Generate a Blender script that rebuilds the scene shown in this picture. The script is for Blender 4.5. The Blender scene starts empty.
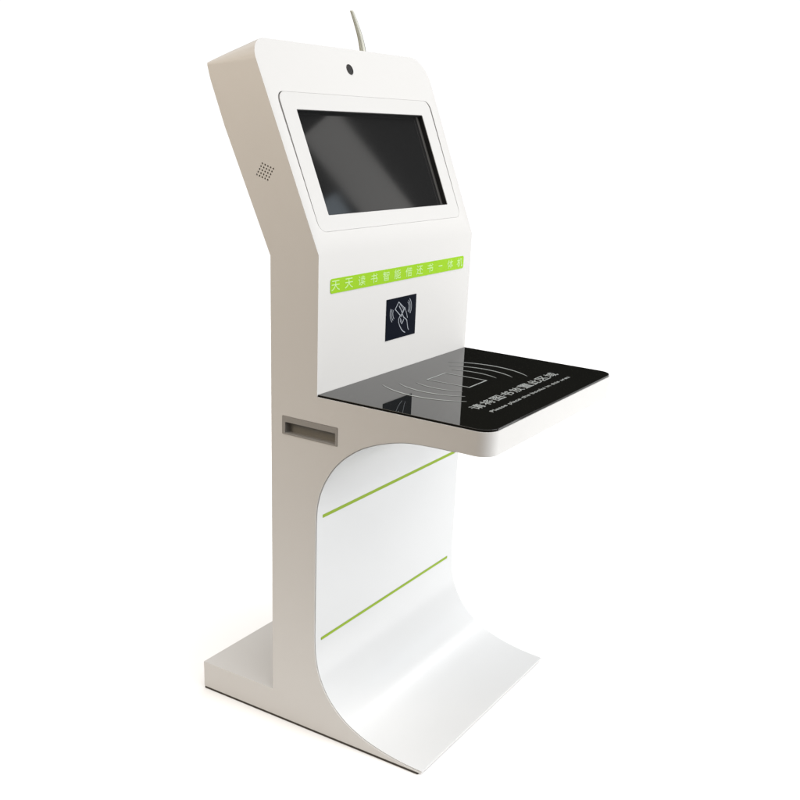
import bpy, bmesh, math, random
from mathutils import Vector, Matrix
random.seed(4)
D = bpy.data
scn = bpy.context.scene
C = scn.collection
W = 0.6557; HW = W/2

# ------------------------------------------------------------------ materials
def mat(name, col, rough=.4, spec=.5, metal=0, coat=0, coat_r=.1, bump=0, bscale=900, var=0, ior=1.5):
    m = D.materials.new(name); m.use_nodes = True
    nt = m.node_tree; b = nt.nodes['Principled BSDF']
    b.inputs['Base Color'].default_value = (*col, 1)
    b.inputs['Roughness'].default_value = rough
    b.inputs['Metallic'].default_value = metal
    b.inputs['IOR'].default_value = ior
    b.inputs['Specular IOR Level'].default_value = spec
    b.inputs['Coat Weight'].default_value = coat
    b.inputs['Coat Roughness'].default_value = coat_r
    tc = nt.nodes.new('ShaderNodeTexCoord')
    if bump:
        n = nt.nodes.new('ShaderNodeTexNoise'); n.inputs['Scale'].default_value = bscale; n.inputs['Detail'].default_value = 2
        bp = nt.nodes.new('ShaderNodeBump'); bp.inputs['Strength'].default_value = bump; bp.inputs['Distance'].default_value = .0004
        nt.links.new(tc.outputs['Object'], n.inputs['Vector']); nt.links.new(n.outputs['Fac'], bp.inputs['Height'])
        nt.links.new(bp.outputs['Normal'], b.inputs['Normal'])
    if var:
        n2 = nt.nodes.new('ShaderNodeTexNoise'); n2.inputs['Scale'].default_value = 6; n2.inputs['Detail'].default_value = 5
        mr = nt.nodes.new('ShaderNodeMapRange'); mr.inputs['To Min'].default_value = rough-var; mr.inputs['To Max'].default_value = rough+var
        nt.links.new(tc.outputs['Object'], n2.inputs['Vector']); nt.links.new(n2.outputs['Fac'], mr.inputs['Value'])
        nt.links.new(mr.outputs['Result'], b.inputs['Roughness'])
    return m
PAINT = (.485, .477, .464)
M = dict(
    paint=mat('white_powder_coat', PAINT, .42, .4, bump=.25, var=.05),
    bezel=mat('white_bezel_paint', (.475, .468, .456), .38, .4, bump=.2, var=.04),
    gloss=mat('white_gloss_paint', (.470, .474, .476), .24, .5, bump=.12, var=.04),
    glass=mat('black_tempered_glass', (.005, .005, .004), .022, .5, var=.012),
    screen=mat('black_screen_glass', (.012, .012, .012), .055, .5, var=.02),
    gasket=mat('black_gasket', (.012, .012, .012), .45, .4),
    frame_reflection=mat('grey_frame_reflection', (.045, .043, .040), .5, .3),
    contact_shade=mat('dark_contact_shade', (.045, .040, .034), .7, .2),
    slot=mat('grey_slot_metal', (.17, .165, .15), .45, .4),
    black=mat('black_reader_glass', (.006, .0075, .012), .12, .10),
    lens=mat('camera_glass', (.012, .011, .010), .2, .2),
    lensring=mat('camera_ring', (.03, .028, .026), .5, .2),
    green=mat('green_banner_vinyl', (.235, .43, .012), .5, .15),
    stripe=mat('green_stripe_vinyl', (.19, .285, .018), .5, .15),
    letter=mat('pale_lettering', (.42, .60, .26), .5, .3),
    print=mat('grey_screen_print', (.23, .24, .235), .5, .2),
    icon=mat('grey_icon_print', (.30, .32, .35), .5, .3),
    pull=mat('taupe_pull_plastic', (.22, .21, .197), .5, .4, bump=.2),
    hole=mat('speaker_cloth', (.13, .115, .095), .8, .2),
    strand=mat('olive_cable', (.27, .265, .21), .5, .3),
    jacket=mat('dark_cable_jacket', (.11, .105, .09), .5, .3),
    cable=mat('off_white_cable', (.50, .50, .44), .4, .4),
    floor=mat('white_studio_floor', (.78, .78, .78), .9, .1),
)

# ------------------------------------------------------------------ mesh helpers
def obj(name, bm, m, parent=None, smooth=False):
    me = D.meshes.new(name); bmesh.ops.recalc_face_normals(bm, faces=bm.faces[:]); bm.to_mesh(me); bm.free()
    if m: me.materials.append(m)
    o = D.objects.new(name, me); C.objects.link(o)
    if parent: o.parent = parent
    if smooth:
        for p in me.polygons: p.use_smooth = True
    return o
class Frame:            # a flat working plane: origin, right, up, outward normal
    def __init__(s, o, x, y):
        s.o = Vector(o); s.x = Vector(x).normalized(); s.y = Vector(y).normalized(); s.n = s.x.cross(s.y).normalized()
    def p(s, u, v, d=0): return s.o + s.x*u + s.y*v + s.n*d
def prism(bm, fr, pts, d0, d1):
    a = [bm.verts.new(fr.p(u, v, d0)) for u, v in pts]; b = [bm.verts.new(fr.p(u, v, d1)) for u, v in pts]
    n = len(pts)
    bm.faces.new(a[::-1]); bm.faces.new(b)
    for i in range(n): bm.faces.new((a[i], a[(i+1) % n], b[(i+1) % n], b[i]))
def rrect(u0, v0, u1, v1, r, seg=10):
    rs = r if isinstance(r, (list, tuple)) else [r]*4   # bl, br, tr, tl
    out = []
    for (cx, cy, a0, rr) in ((u0+rs[0], v0+rs[0], 180, rs[0]), (u1-rs[1], v0+rs[1], 270, rs[1]), (u1-rs[2], v1-rs[2], 0, rs[2]), (u0+rs[3], v1-rs[3], 90, rs[3])):
        if rr < 1e-6: out.append((cx, cy)); continue
        for k in range(seg+1):
            a = math.radians(a0+90*k/seg); out.append((cx+rr*math.cos(a), cy+rr*math.sin(a)))
    return out
def circle(u, v, r, n=24, ry=None): return [(u+r*math.cos(2*math.pi*k/n), v+(ry or r)*math.sin(2*math.pi*k/n)) for k in range(n)]
def ring(bm, fr, outer, inner, d0, d1):     # two outlines of equal count
    n = len(outer); V = {}
    for k, (o, d) in enumerate(((outer, d0), (outer, d1), (inner, d1), (inner, d0))):
        V[k] = [bm.verts.new(fr.p(u, v, d)) for u, v in o]
    for i in range(n):
        j = (i+1) % n
        for k in range(4):
            l = (k+1) % 4
            bm.faces.new((V[k][i], V[k][j], V[l][j], V[l][i]))
def ribbon(bm, fr, pts, w, d0, d1, closed=False):
    n = len(pts); L = []; R = []
    for i, (u, v) in enumerate(pts):
        if closed: a = Vector(pts[i-1]); c = Vector(pts[(i+1) % n])
        else: a = Vector(pts[max(i-1, 0)]); c = Vector(pts[min(i+1, n-1)])
        b = Vector((u, v)); t1 = (b-a); t2 = (c-b)
        t1 = t1.normalized() if t1.length > 1e-9 else t2.normalized(); t2 = t2.normalized() if t2.length > 1e-9 else t1
        t = (t1+t2).normalized(); nn = Vector((-t.y, t.x)); k = 1/max(.5, nn.dot(Vector((-t1.y, t1.x))))
        L.append(b+nn*w/2*k); R.append(b-nn*w/2*k)
    if closed: ring(bm, fr, [tuple(q) for q in L], [tuple(q) for q in R], d0, d1)
    else: prism(bm, fr, [tuple(q) for q in L]+[tuple(q) for q in R[::-1]], d0, d1)
def arc(cx, cy, r, a0, a1, n=14, ry=None):
    return [(cx+r*math.cos(math.radians(a0+(a1-a0)*k/n)), cy+(ry or r)*math.sin(math.radians(a0+(a1-a0)*k/n))) for k in range(n+1)]
def evaluated(o):
    dg = bpy.context.evaluated_depsgraph_get(); dg.update()
    return D.meshes.new_from_object(o.evaluated_get(dg))
def boolean(o, bm, op='DIFFERENCE'):
    c = obj('cutter', bm, None)
    md = o.modifiers.new('b', 'BOOLEAN'); md.operation = op; md.object = c; md.solver = 'EXACT'
    me = evaluated(o); o.modifiers.clear(); old = o.data; o.data = me; D.meshes.remove(old)
    cm = c.data; D.objects.remove(c); D.meshes.remove(cm)
def soften(o, w, seg=2, ang=30, smooth_ang=40):
    md = o.modifiers.new('bevel', 'BEVEL'); md.width = w; md.segments = seg; md.limit_method = 'ANGLE'; md.angle_limit = math.radians(ang)
    for p in o.data.polygons: p.use_smooth = True
    o.data.set_sharp_from_angle(angle=math.radians(ang))
    md.harden_normals = True
    me = evaluated(o); o.modifiers.clear(); old = o.data; o.data = me; D.meshes.remove(old)
def text_mesh(s, fr, u, v, h, d0, d1, sx=1.0, width=None, bold=0.0, align='LEFT'):
    cu = D.curves.new('t', 'FONT'); cu.body = s; cu.size = 1; cu.extrude = 0; cu.offset = bold; cu.resolution_u = 3
    o = D.objects.new('t', cu); C.objects.link(o)
    me = evaluated(o); bm = bmesh.new(); bm.from_mesh(me)
    D.objects.remove(o); D.curves.remove(cu); D.meshes.remove(me)
    xs = [q.co.x for q in bm.verts]; ys = [q.co.y for q in bm.verts]
    x0, x1, y0, y1 = min(xs), max(xs), min(ys), max(ys)
    ky = h/(y1-y0) if h else 0
    kx = width/(x1-x0) if width else ky*sx
    if not h: ky = kx
    bmesh.ops.remove_doubles(bm, verts=bm.verts[:], dist=1e-5)
    r = bmesh.ops.extrude_face_region(bm, geom=bm.faces[:])
    top = {q for q in r['geom'] if isinstance(q, bmesh.types.BMVert)}
    for q in bm.verts:
        uu = u+(q.co.x-x0)*kx if align == 'LEFT' else u+(q.co.x-(x0+x1)/2)*kx
        q.co = fr.p(uu, v+(q.co.y-y0)*ky, d1 if q in top else d0)
    return bm
def merge(dst, src):
    me = D.meshes.new('m'); src.to_mesh(me); src.free(); dst.from_mesh(me); D.meshes.remove(me)

# ------------------------------------------------------------------ frames of reference on the kiosk (front is -y)
BEND = (-.125, 1.1413); TOP = (.0472, 1.55); BACKT = (.1600, 1.4995)
up = Vector((0, TOP[0]-BEND[0], TOP[1]-BEND[1])); HL = up.length
HEAD = Frame((0, BEND[0], BEND[1]), (1, 0, 0), up)
FRONT = Frame((0, -.125, 0), (1, 0, 0), (0, 0, 1))
SHELF = Frame((0, 0, .8475), (1, 0, 0), (0, 1, 0))
SIDE = Frame((-HW, 0, 0), (0, -1, 0), (0, 0, 1))       # u = -y, v = z, outward = -x

kiosk = D.objects.new('book_kiosk', None); C.objects.link(kiosk)
kiosk.empty_display_size = .2
kiosk['label'] = 'white self-service book lending kiosk with tilted screen, black glass shelf and curved foot'
kiosk['category'] = 'kiosk'

# ------------------------------------------------------------------ curved front below the shelf
def catmull(P, n=8):
    out = []
    for i in range(len(P)-1):
        p0 = Vector(P[max(i-1, 0)]); p1 = Vector(P[i]); p2 = Vector(P[i+1]); p3 = Vector(P[min(i+2, len(P)-1)])
        for k in range(n):
            t = k/n
            out.append(.5*((2*p1)+(p2-p0)*t+(2*p0-5*p1+4*p2-p3)*t*t+(3*p1-p0-3*p2+p3)*t**3))
    out.append(Vector(P[-1])); return out
upper = catmull([(-.470, .7915), (-.410, .7905), (-.354, .7865), (-.300, .7735), (-.250, .7535), (-.210, .7275), (-.178, .6975), (-.154, .663), (-.137, .627), (-.1275, .588), (-.125, .550)])
lower = catmull([(-.125, .262), (-.1275, .212), (-.137, .166), (-.156, .124), (-.183, .0885), (-.219, .0585), (-.262, .0365), (-.306, .0225), (-.350, .0135), (-.392, .0085), (-.4348, .006)])
curve = upper+lower                                   # from under the shelf down to the toe

# ------------------------------------------------------------------ cabinet: one side profile carried across the width
prof = [(-.4348, .0035), (.2276, .0035), (.2276, .075), (0, .075), (0, 1.125), (.1170, 1.3790), (.1520, 1.4690), BACKT, TOP, BEND, (-.125, .8425), (-.5485, .8425), (-.5485, .7915)]
prof += [tuple(p) for p in curve]
bm = bmesh.new()
prism(bm, Frame((-HW, 0, 0), (0, 1, 0), (0, 0, 1)), prof, 0, W)
cab = obj('cabinet', bm, M['paint'], kiosk)
# rounded vertical corners of the shelf
for s in (-1, 1):
    r = .036; bm = bmesh.new()
    cx, cy = s*(HW-r), -.5485+r
    a = arc(cx, cy, r, -90, 0 if s > 0 else -180, 12)
    pts = a+[(s*(HW+.02), cy), (s*(HW+.02), -.58), (cx, -.58)]
    prism(bm, Frame((0, 0, 0), (1, 0, 0), (0, 1, 0)), pts, .70, .95)
    boolean(cab, bm)
# rounded top corners of the head
for s, r in ((-1, .046), (1, .064)):
    bm = bmesh.new(); cx, cy = s*(HW-r), HL-r
    rows = []
    for d, rr in ((-.30, .008), (-.125, .008), (0, r), (.1, r)):      # the corner tightens towards the back of the head
        a = arc(s*(HW-rr), HL-rr, rr, 90, 0 if s > 0 else 180, 14)
        pts = a+[(s*(HW+.03), HL-rr), (s*(HW+.03), HL+.03), (s*(HW-rr), HL+.03)]
        rows.append([bm.verts.new(HEAD.p(u, v, d)) for u, v in pts])
    n = len(rows[0]); bm.faces.new(rows[0][::-1]); bm.faces.new(rows[-1])
    for ra, rb in zip(rows, rows[1:]):
        for k in range(n): bm.faces.new((ra[k], ra[(k+1) % n], rb[(k+1) % n], rb[k]))
    boolean(cab, bm)
# recess for the bezel, screen pocket
BZ = (-.2985, .0455, .2945, .3370)
bm = bmesh.new(); prism(bm, HEAD, rrect(*BZ, .022), -.045, .02); boolean(cab, bm)
# recessed pull on the side
PL = (.0295, .7420, .1815, .7845)
bm = bmesh.new(); prism(bm, SIDE, rrect(*PL, .002, 2), -.03, .02); boolean(cab, bm)
# speaker holes
holes = []
e1 = Vector((.0285, -.0086)); e2 = Vector((-.0152, -.0228)); o0 = Vector((-.0185, 1.3117))
bm = bmesh.new()
for i in range(5):
    for j in range(5):
        q = o0+e1*(i/4)+e2*(j/4); holes.append((q.x, q.y)); prism(bm, SIDE, circle(q.x, q.y, .0021, 12), -.006, .01)
boolean(cab, bm)
soften(cab, .0016, 2)
def widen(o):      # the head flares a few millimetres towards its top
    for v in o.data.vertices:
        if v.co.z > 1.1413: v.co.x *= 1+.024*min(1, (v.co.z-1.1413)/.41)
widen(cab)

# dark strip painting the contact shade along the bottom of the base
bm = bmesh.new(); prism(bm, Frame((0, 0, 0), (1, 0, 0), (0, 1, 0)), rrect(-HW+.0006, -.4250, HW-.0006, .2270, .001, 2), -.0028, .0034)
obj('contact_shade_strip', bm, M['contact_shade'], kiosk)

# grille behind the holes
bm = bmesh.new()
for u, v in holes: prism(bm, SIDE, circle(u, v, .0025, 12), -.0058, -.0016)
g = obj('speaker_grille', bm, M['hole'], kiosk)
for v in g.data.vertices: v.co.x *= 1+.024*(v.co.z-1.1413)/.41

# side pull
bm = bmesh.new(); u0, v0, u1, v1 = PL; e = .0006
outer = rrect(u0+e, v0+e, u1-e, v1-e, .0015, 2); inner = rrect(u0+.009, v0+.0035, u1-.0065, v1-.0135, .001, 2)
ring(bm, SIDE, outer, inner, -.026, .0008)
pull = obj('side_pull', bm, M['pull'], kiosk)
bm = bmesh.new(); prism(bm, SIDE, inner, -.0235, -.016); obj('pull_back', bm, M['slot'], pull)

# bezel, screen
e = .0003
bo = rrect(BZ[0]+e, BZ[1]+e, BZ[2]-e, BZ[3]-e, .0205, 10)
SC = (-.2525, .0795, .2475, .3010)
def match(outer, rect):   # a sharp rectangle with as many points as the rounded outline
    u0, v0, u1, v1 = rect; n = len(outer)//4; res = []
    for k, (cu, cv) in enumerate(((u0, v0), (u1, v0), (u1, v1), (u0, v1))):
        r = .0025
        cx = cu+r if cu == u0 else cu-r; cy = cv+r if cv == v0 else cv-r
        for i in range(n):
            a = math.radians((180, 270, 0, 90)[k]+90*i/(n-1)); res.append((cx+r*math.cos(a), cy+r*math.sin(a)))
    return res
bm = bmesh.new(); ring(bm, HEAD, bo, match(bo, SC), -.012, .0002)
bez = obj('bezel', bm, M['bezel'], kiosk); soften(bez, .0006, 2)
t = .0012
bm = bmesh.new(); ring(bm, HEAD, rrect(SC[0]-.004, SC[1]-.004, SC[2]+.004, SC[3]+.004, .001, 2), rrect(SC[0]+.002, SC[1]+.002, SC[2]-.011, SC[3]-.001, .001, 2), -.0145, -.0126)
gk = obj('frame_reflection_ring', bm, M['frame_reflection'], kiosk)  # grey lining, widened at right to paint in the bezel's reflection
bm = bmesh.new(); ring(bm, HEAD, match(bo, (SC[0]-.0002, SC[1]-.0002, SC[2]+.0002, SC[3]+.0002)), match(bo, (SC[0]+t, SC[1]+t, SC[2]-t, SC[3]-t)), -.0124, -.0015)
lip = obj('screen_gasket', bm, M['gasket'], gk)
bm = bmesh.new(); prism(bm, HEAD, rrect(SC[0]-.01, SC[1]-.01, SC[2]+.01, SC[3]+.01, .002, 2), -.0300, -.0130)
obj('screen', bm, M['screen'], kiosk)

# camera above the screen
bm = bmesh.new(); ring(bm, HEAD, circle(-.0125, .3965, .0118, 32), circle(-.0125, .3965, .0094, 32), -.004, .0012)
cam_ring = obj('camera_eye', bm, M['lensring'], kiosk, True)
bm = bmesh.new(); prism(bm, HEAD, circle(-.0125, .3965, .0096, 32), -.004, .0006); obj('lens', bm, M['lens'], cam_ring)
soften(cam_ring, .0004)

# green banner with lettering
bm = bmesh.new(); prism(bm, FRONT, rrect(-.2865, 1.0582, .2905, 1.0892, .006), -.001, .0008)
ban = obj('name_banner', bm, M['green'], kiosk)
for k, ch in enumerate('天天读书智能借还书一体机'):
    if ch == '一': b2 = text_mesh(ch, FRONT, -.268+k*.0489, 1.0730, None, .0004, .0012, width=.019, bold=.02, align='C')
    else: b2 = text_mesh(ch, FRONT, -.268+k*.0489, 1.0636, .0212, .0004, .0012, sx=1.3, bold=.0, align='C')
    obj('character', b2, M['letter'], ban)

# card reader window with its pictogram
bm = bmesh.new(); prism(bm, FRONT, rrect(-.0662, .9230, .0650, 1.0192, .001, 2), -.001, .0010)
rd = obj('card_reader', bm, M['black'], kiosk)
bm = bmesh.new(); z0, z1 = .0006, .0014
rib = lambda pts, w=.0015, closed=False: ribbon(bm, FRONT, pts, w, z0, z1, closed)
rib([(-.014, 1.0085), (.0135, .9905), (-.001, .9730), (-.0285, .9930)], .0018, True)
rib([(-.0085, 1.0030), (.0085, .9890), (-.0005, .9775)], .0012)
rib([(-.012, .9990), (-.003, .9890), (.004, .9790), (.009, .9705), (.0165, .9665), (.0245, .9615), (.0275, .9520), (.0300, .9430), (.0345, .9365)], .0020)
rib([(.013, .9930), (.0185, .9850), (.0235, .9755), (.0275, .9660)], .0016)
rib([(.001, .9790), (-.007, .9735), (-.0120, .9680), (-.0115, .9600), (-.0060, .9510), (.0010, .9430), (.0085, .9370), (.0190, .9320)], .0020)
rib([(-.0045, .9700), (-.0030, .9610), (.0030, .9550), (.0080, .9600), (.0110, .9660)], .0016)
rib([(-.0005, .9660), (.0015, .9600)], .0014)
for k in range(3):
    rib(arc(-.014, .985, .0245+.0058*k, 158, 222, 10, .020+.005*k), .0016)
    rib(arc(.012, .991, .0200+.0058*k, -34, 46, 10, .018+.005*k), .0016)
obj('card_symbol', bm, M['icon'], rd)

# glass top of the shelf with printing
gi = .0022
bm = bmesh.new()
prism(bm, Frame((0, 0, 0), (1, 0, 0), (0, 1, 0)), rrect(-HW+gi, -.5485+gi, HW-gi, -.1256, [.034, .034, .0, .0]), .8421, .8475)
gl = obj('shelf_glass', bm, M['glass'], kiosk); soften(gl, .0007)
bm = bmesh.new()
a = .0002; b = .0006
ribbon(bm, SHELF, [(-.0475, -.3445), (.0375, -.3440), (.0345, -.2345), (-.0500, -.2350)], .0028, a, b, True)
for k, (r, ry, an, w) in enumerate(((.098, .098, 27, .0034), (.143, .128, 30, .0042), (.188, .158, 31, .0046))):
    for s in (0, 180):
        P = arc(-.008, -.290, r, s-an-6, s+an+6, 22, ry*1.15)
        # strokes taper to points
        n = len(P); L = []; R = []
        for i, q in enumerate(P):
            tq = Vector(P[min(i+1, n-1)])-Vector(P[max(i-1, 0)]); tq.normalize(); nn = Vector((-tq.y, tq.x))
            ww = w/2*max(.12, math.sin(math.pi*i/(n-1))**.5); L.append(tuple(Vector(q)+nn*ww)); R.append(tuple(Vector(q)-nn*ww))
        prism(bm, SHELF, L+R[::-1], a, b)
obj('book_symbol', bm, M['print'], gl)
for k, ch in enumerate('请将图书放置此区域'):
    obj('character', text_mesh(ch, SHELF, -.180+k*.0468, -.4500, 0.0265, a, b, sx=1.5, bold=.0, align='C'), M['print'], gl)
bm = bmesh.new(); merge(bm, text_mesh('Please place the books in this area', SHELF, -.196, -.4860, .0125, a, b, width=.402, bold=.0))
obj('lettering', bm, M['print'], gl)

# glossy curved front sheet
def sheet(name, pts, x0, x1, th, m, parent, off=0.0):
    bm = bmesh.new(); F = []; B = []
    n = len(pts)
    for i in range(n):
        tq = pts[min(i+1, n-1)]-pts[max(i-1, 0)]; tq.normalize(); nn = Vector((-tq.y, tq.x))
        if nn.x > 0 or (abs(nn.x) < 1e-3 and False): nn = -nn
        # outward is always towards the open hollow of the C
        c = Vector((-.42, .42))-pts[i]
        if nn.dot(c) < 0: nn = -nn
        F.append(pts[i]+nn*(off+th)); B.append(pts[i]+nn*off)
    rows = []
    for q in (F, B): rows.append([(bm.verts.new((x0, p.x, p.y)), bm.verts.new((x1, p.x, p.y))) for p in q])
    for i in range(n-1):
        bm.faces.new((rows[0][i][0], rows[0][i+1][0], rows[0][i+1][1], rows[0][i][1]))
        bm.faces.new((rows[1][i][0], rows[1][i][1], rows[1][i+1][1], rows[1][i+1][0]))
        for k in (0, 1): bm.faces.new((rows[0][i][k], rows[1][i][k], rows[1][i+1][k], rows[0][i+1][k]))
    for i in (0, n-1): bm.faces.new((rows[0][i][0], rows[0][i][1], rows[1][i][1], rows[1][i][0]))
    return obj(name, bm, m, parent)
mid = [Vector((-.125, .55-.288*k/12)) for k in range(1, 12)]
full = upper+mid+lower
kp = sheet('front_panel', full, -HW+.0022, HW-.0022, .0022, M['gloss'], kiosk, .0002)
soften(kp, .0005, 2)
for z, h in ((.5597, .0082), (.2460, .0066)):
    sp = FRONT
    if z > .3:
        bm = bmesh.new(); prism(bm, FRONT, rrect(-.305, z-h/2, .304, z+h/2, .001, 2), .0020, .0031)
        obj('green_stripe', bm, M['stripe'], kiosk)
    else:
        seg = [p for p in full if .243 < p.y < .249]
        bm = bmesh.new(); prism(bm, Frame((0, -.1255, 0), (1, 0, 0), (0, 0, 1)), rrect(-.305, z-h/2, .296, z+h/2, .001, 2), .0018, .0036)
        obj('green_stripe', bm, M['stripe'], kiosk)

# bent cable rising behind the head
path = catmull([(.150, 1.44), (.142, 1.50), (.134, 1.551), (.121, 1.585), (.1035, 1.614), (.0885, 1.636)], 8)
def tube(bm, P, rad, n=12):
    rows = []
    for i, p in enumerate(P):
        tq = (P[min(i+1, len(P)-1)]-P[max(i-1, 0)]).normalized()
        s = tq.cross(Vector((0, 1, 0))).normalized(); w = s.cross(tq)
        rows.append([bm.verts.new(p+s*rad(i)*math.cos(2*math.pi*k/n)+w*rad(i)*math.sin(2*math.pi*k/n)) for k in range(n)])
    for a, b in zip(rows, rows[1:]):
        for k in range(n): bm.faces.new((a[k], a[(k+1) % n], b[(k+1) % n], b[k]))
    bm.faces.new(rows[0][::-1]); bm.faces.new(rows[-1])
CX = .012
def strand(dx, y, r0, r1): 
    P = [Vector((p.x+dx*(1-.62*i/(len(path)-1)), y, p.y)) for i, p in enumerate(path)]
    bm = bmesh.new(); tube(bm, P, lambda i: r0+(r1-r0)*i/(len(path)-1)); return bm
cb = obj('cable', strand(.0125, .100, .0068, .0030), M['cable'], kiosk, True)
obj('cable_strand', strand(.0010, .101, .0034, .0016), M['strand'], cb, True)
obj('cable_strand', strand(.0245, .101, .0032, .0016), M['jacket'], cb, True)

# ------------------------------------------------------------------ white studio floor
bm = bmesh.new(); prism(bm, Frame((0, 0, 0), (1, 0, 0), (0, 1, 0)), rrect(-2.4, -1.0, 3.0, 5.0, .1), -.008, -.003)
sw = obj('floor', bm, M['floor']); sw['kind'] = 'structure'; sw.rotation_euler.z = math.radians(-54.9)

# ------------------------------------------------------------------ world: bright white studio, dark upper room, overhead glow added to whiten the floor
w = D.worlds.new('World'); scn.world = w; w.use_nodes = True
nt = w.node_tree; bg = nt.nodes['Background']; bg.inputs['Strength'].default_value = 1
N = nt.nodes.new; LK = nt.links.new
tc = N('ShaderNodeTexCoord'); sx = N('ShaderNodeSeparateXYZ'); LK(tc.outputs['Generated'], sx.inputs[0])
def mr(v, a, b, lo=0, hi=1, smooth=True):
    n = N('ShaderNodeMapRange'); n.interpolation_type = 'SMOOTHSTEP' if smooth else 'LINEAR'
    n.inputs['From Min'].default_value = a; n.inputs['From Max'].default_value = b
    n.inputs['To Min'].default_value = lo; n.inputs['To Max'].default_value = hi; LK(v, n.inputs['Value']); return n.outputs['Result']
def dot(vec):
    n = N('ShaderNodeVectorMath'); n.operation = 'DOT_PRODUCT'; n.inputs[1].default_value = vec; LK(tc.outputs['Generated'], n.inputs[0]); return n.outputs['Value']
def mix(f, a, b):
    n = N('ShaderNodeMix'); n.data_type = 'RGBA'; n.clamp_result = False
    if hasattr(f, 'is_output'): LK(f, n.inputs[0])
    else: n.inputs[0].default_value = f
    for s, c in ((6, a), (7, b)):
        if isinstance(c, tuple): n.inputs[s].default_value = (*c, 1)
        else: LK(c, n.inputs[s])
    return n.outputs[2]
z = sx.outputs['Z']; f = dot((.85, .52, 0))
low = mr(z, .125, .150, 1, 0)
fw = mr(f, .40, .72)
front = mr(dot((.3, -.95, 0)), .25, .8)
LOW = mix(fw, (.03, .027, .023), (1.08, 1.08, 1.08))
warm_band = mix(mr(z, .42, .62), (1.0, .84, .66), (.15, .14, .12))       # warm glow added to the world to light the left side
back_up = mix(front, warm_band, (1.0, 1.0, 1.0))          # rear of the room, brighter towards the front of the kiosk
UP = mix(mr(f, .0, .32), back_up, (.012, .012, .012))
room = mix(low, UP, LOW)
cap = mr(dot((.10, -.18, .978)), .66, .80)
bgc = mix(cap, room, (2.9, 2.9, 2.9))
LK(bgc, bg.inputs['Color'])

def area(name, loc, target, sx_, sy_, radiance, col=(1, 1, 1), roll=0):
    l = D.lights.new(name, 'AREA'); l.shape = 'RECTANGLE'; l.size = sx_; l.size_y = sy_; l.energy = radiance*math.pi*sx_*sy_; l.color = col
    o = D.objects.new(name, l); C.objects.link(o); o.location = loc
    q = (Vector(target)-Vector(loc)).to_track_quat('-Z', 'Y'); o.rotation_euler = (q.to_matrix() @ Matrix.Rotation(roll, 3, 'Z')).to_euler()
    return o
area('key_softbox', (.7, -3.4, 1.70), (0, 0, 1.0), 2.2, 1.3, 12.9, (.97, .985, 1))
area('strip_reflection_lamp', (4, -2.19, 2.80), (0, 0, 1.3), .30, 1.40, 1.05, (1, .98, .95), .04)
area('cool_reflection_lamp', (4, -2.85, 2.55), (0, 0, 1.3), .70, 1.30, 1.3, (.75, .88, 1))  # unseen lamp added for the bluish reflection in the screen
area('side_window_lamp', (6.0, -1.82, 4.95), (0, -.2, .07), .9, 1.5, 7.5, (.97, .985, 1))

area('warm_fill_lamp', (-1.9, .75, 1.95), (-.33, 0, 1.35), .9, .9, 8.2, (1, .85, .68))  # unseen fill, added to brighten the upper left side

# ------------------------------------------------------------------ camera
cd = D.cameras.new('camera'); co = D.objects.new('camera', cd); C.objects.link(co); scn.camera = co
co.location = (-2.0456, -1.3990, 1.4218)
CAM_R = (1.2036, -.0470, -1.0216)
co.rotation_euler = CAM_R
cd.sensor_width = 36; cd.lens = 1018.458/800*36
cd.shift_x = -17.826/800; cd.shift_y = 105.429/800
cd.clip_start = .05; cd.clip_end = 200
scn.render.engine = 'CYCLES'
scn.render.resolution_x = scn.render.resolution_y = 1024
scn.view_settings.view_transform = 'Standard'; scn.view_settings.look = 'None'
scn.view_settings.exposure = 0; scn.view_settings.gamma = 1
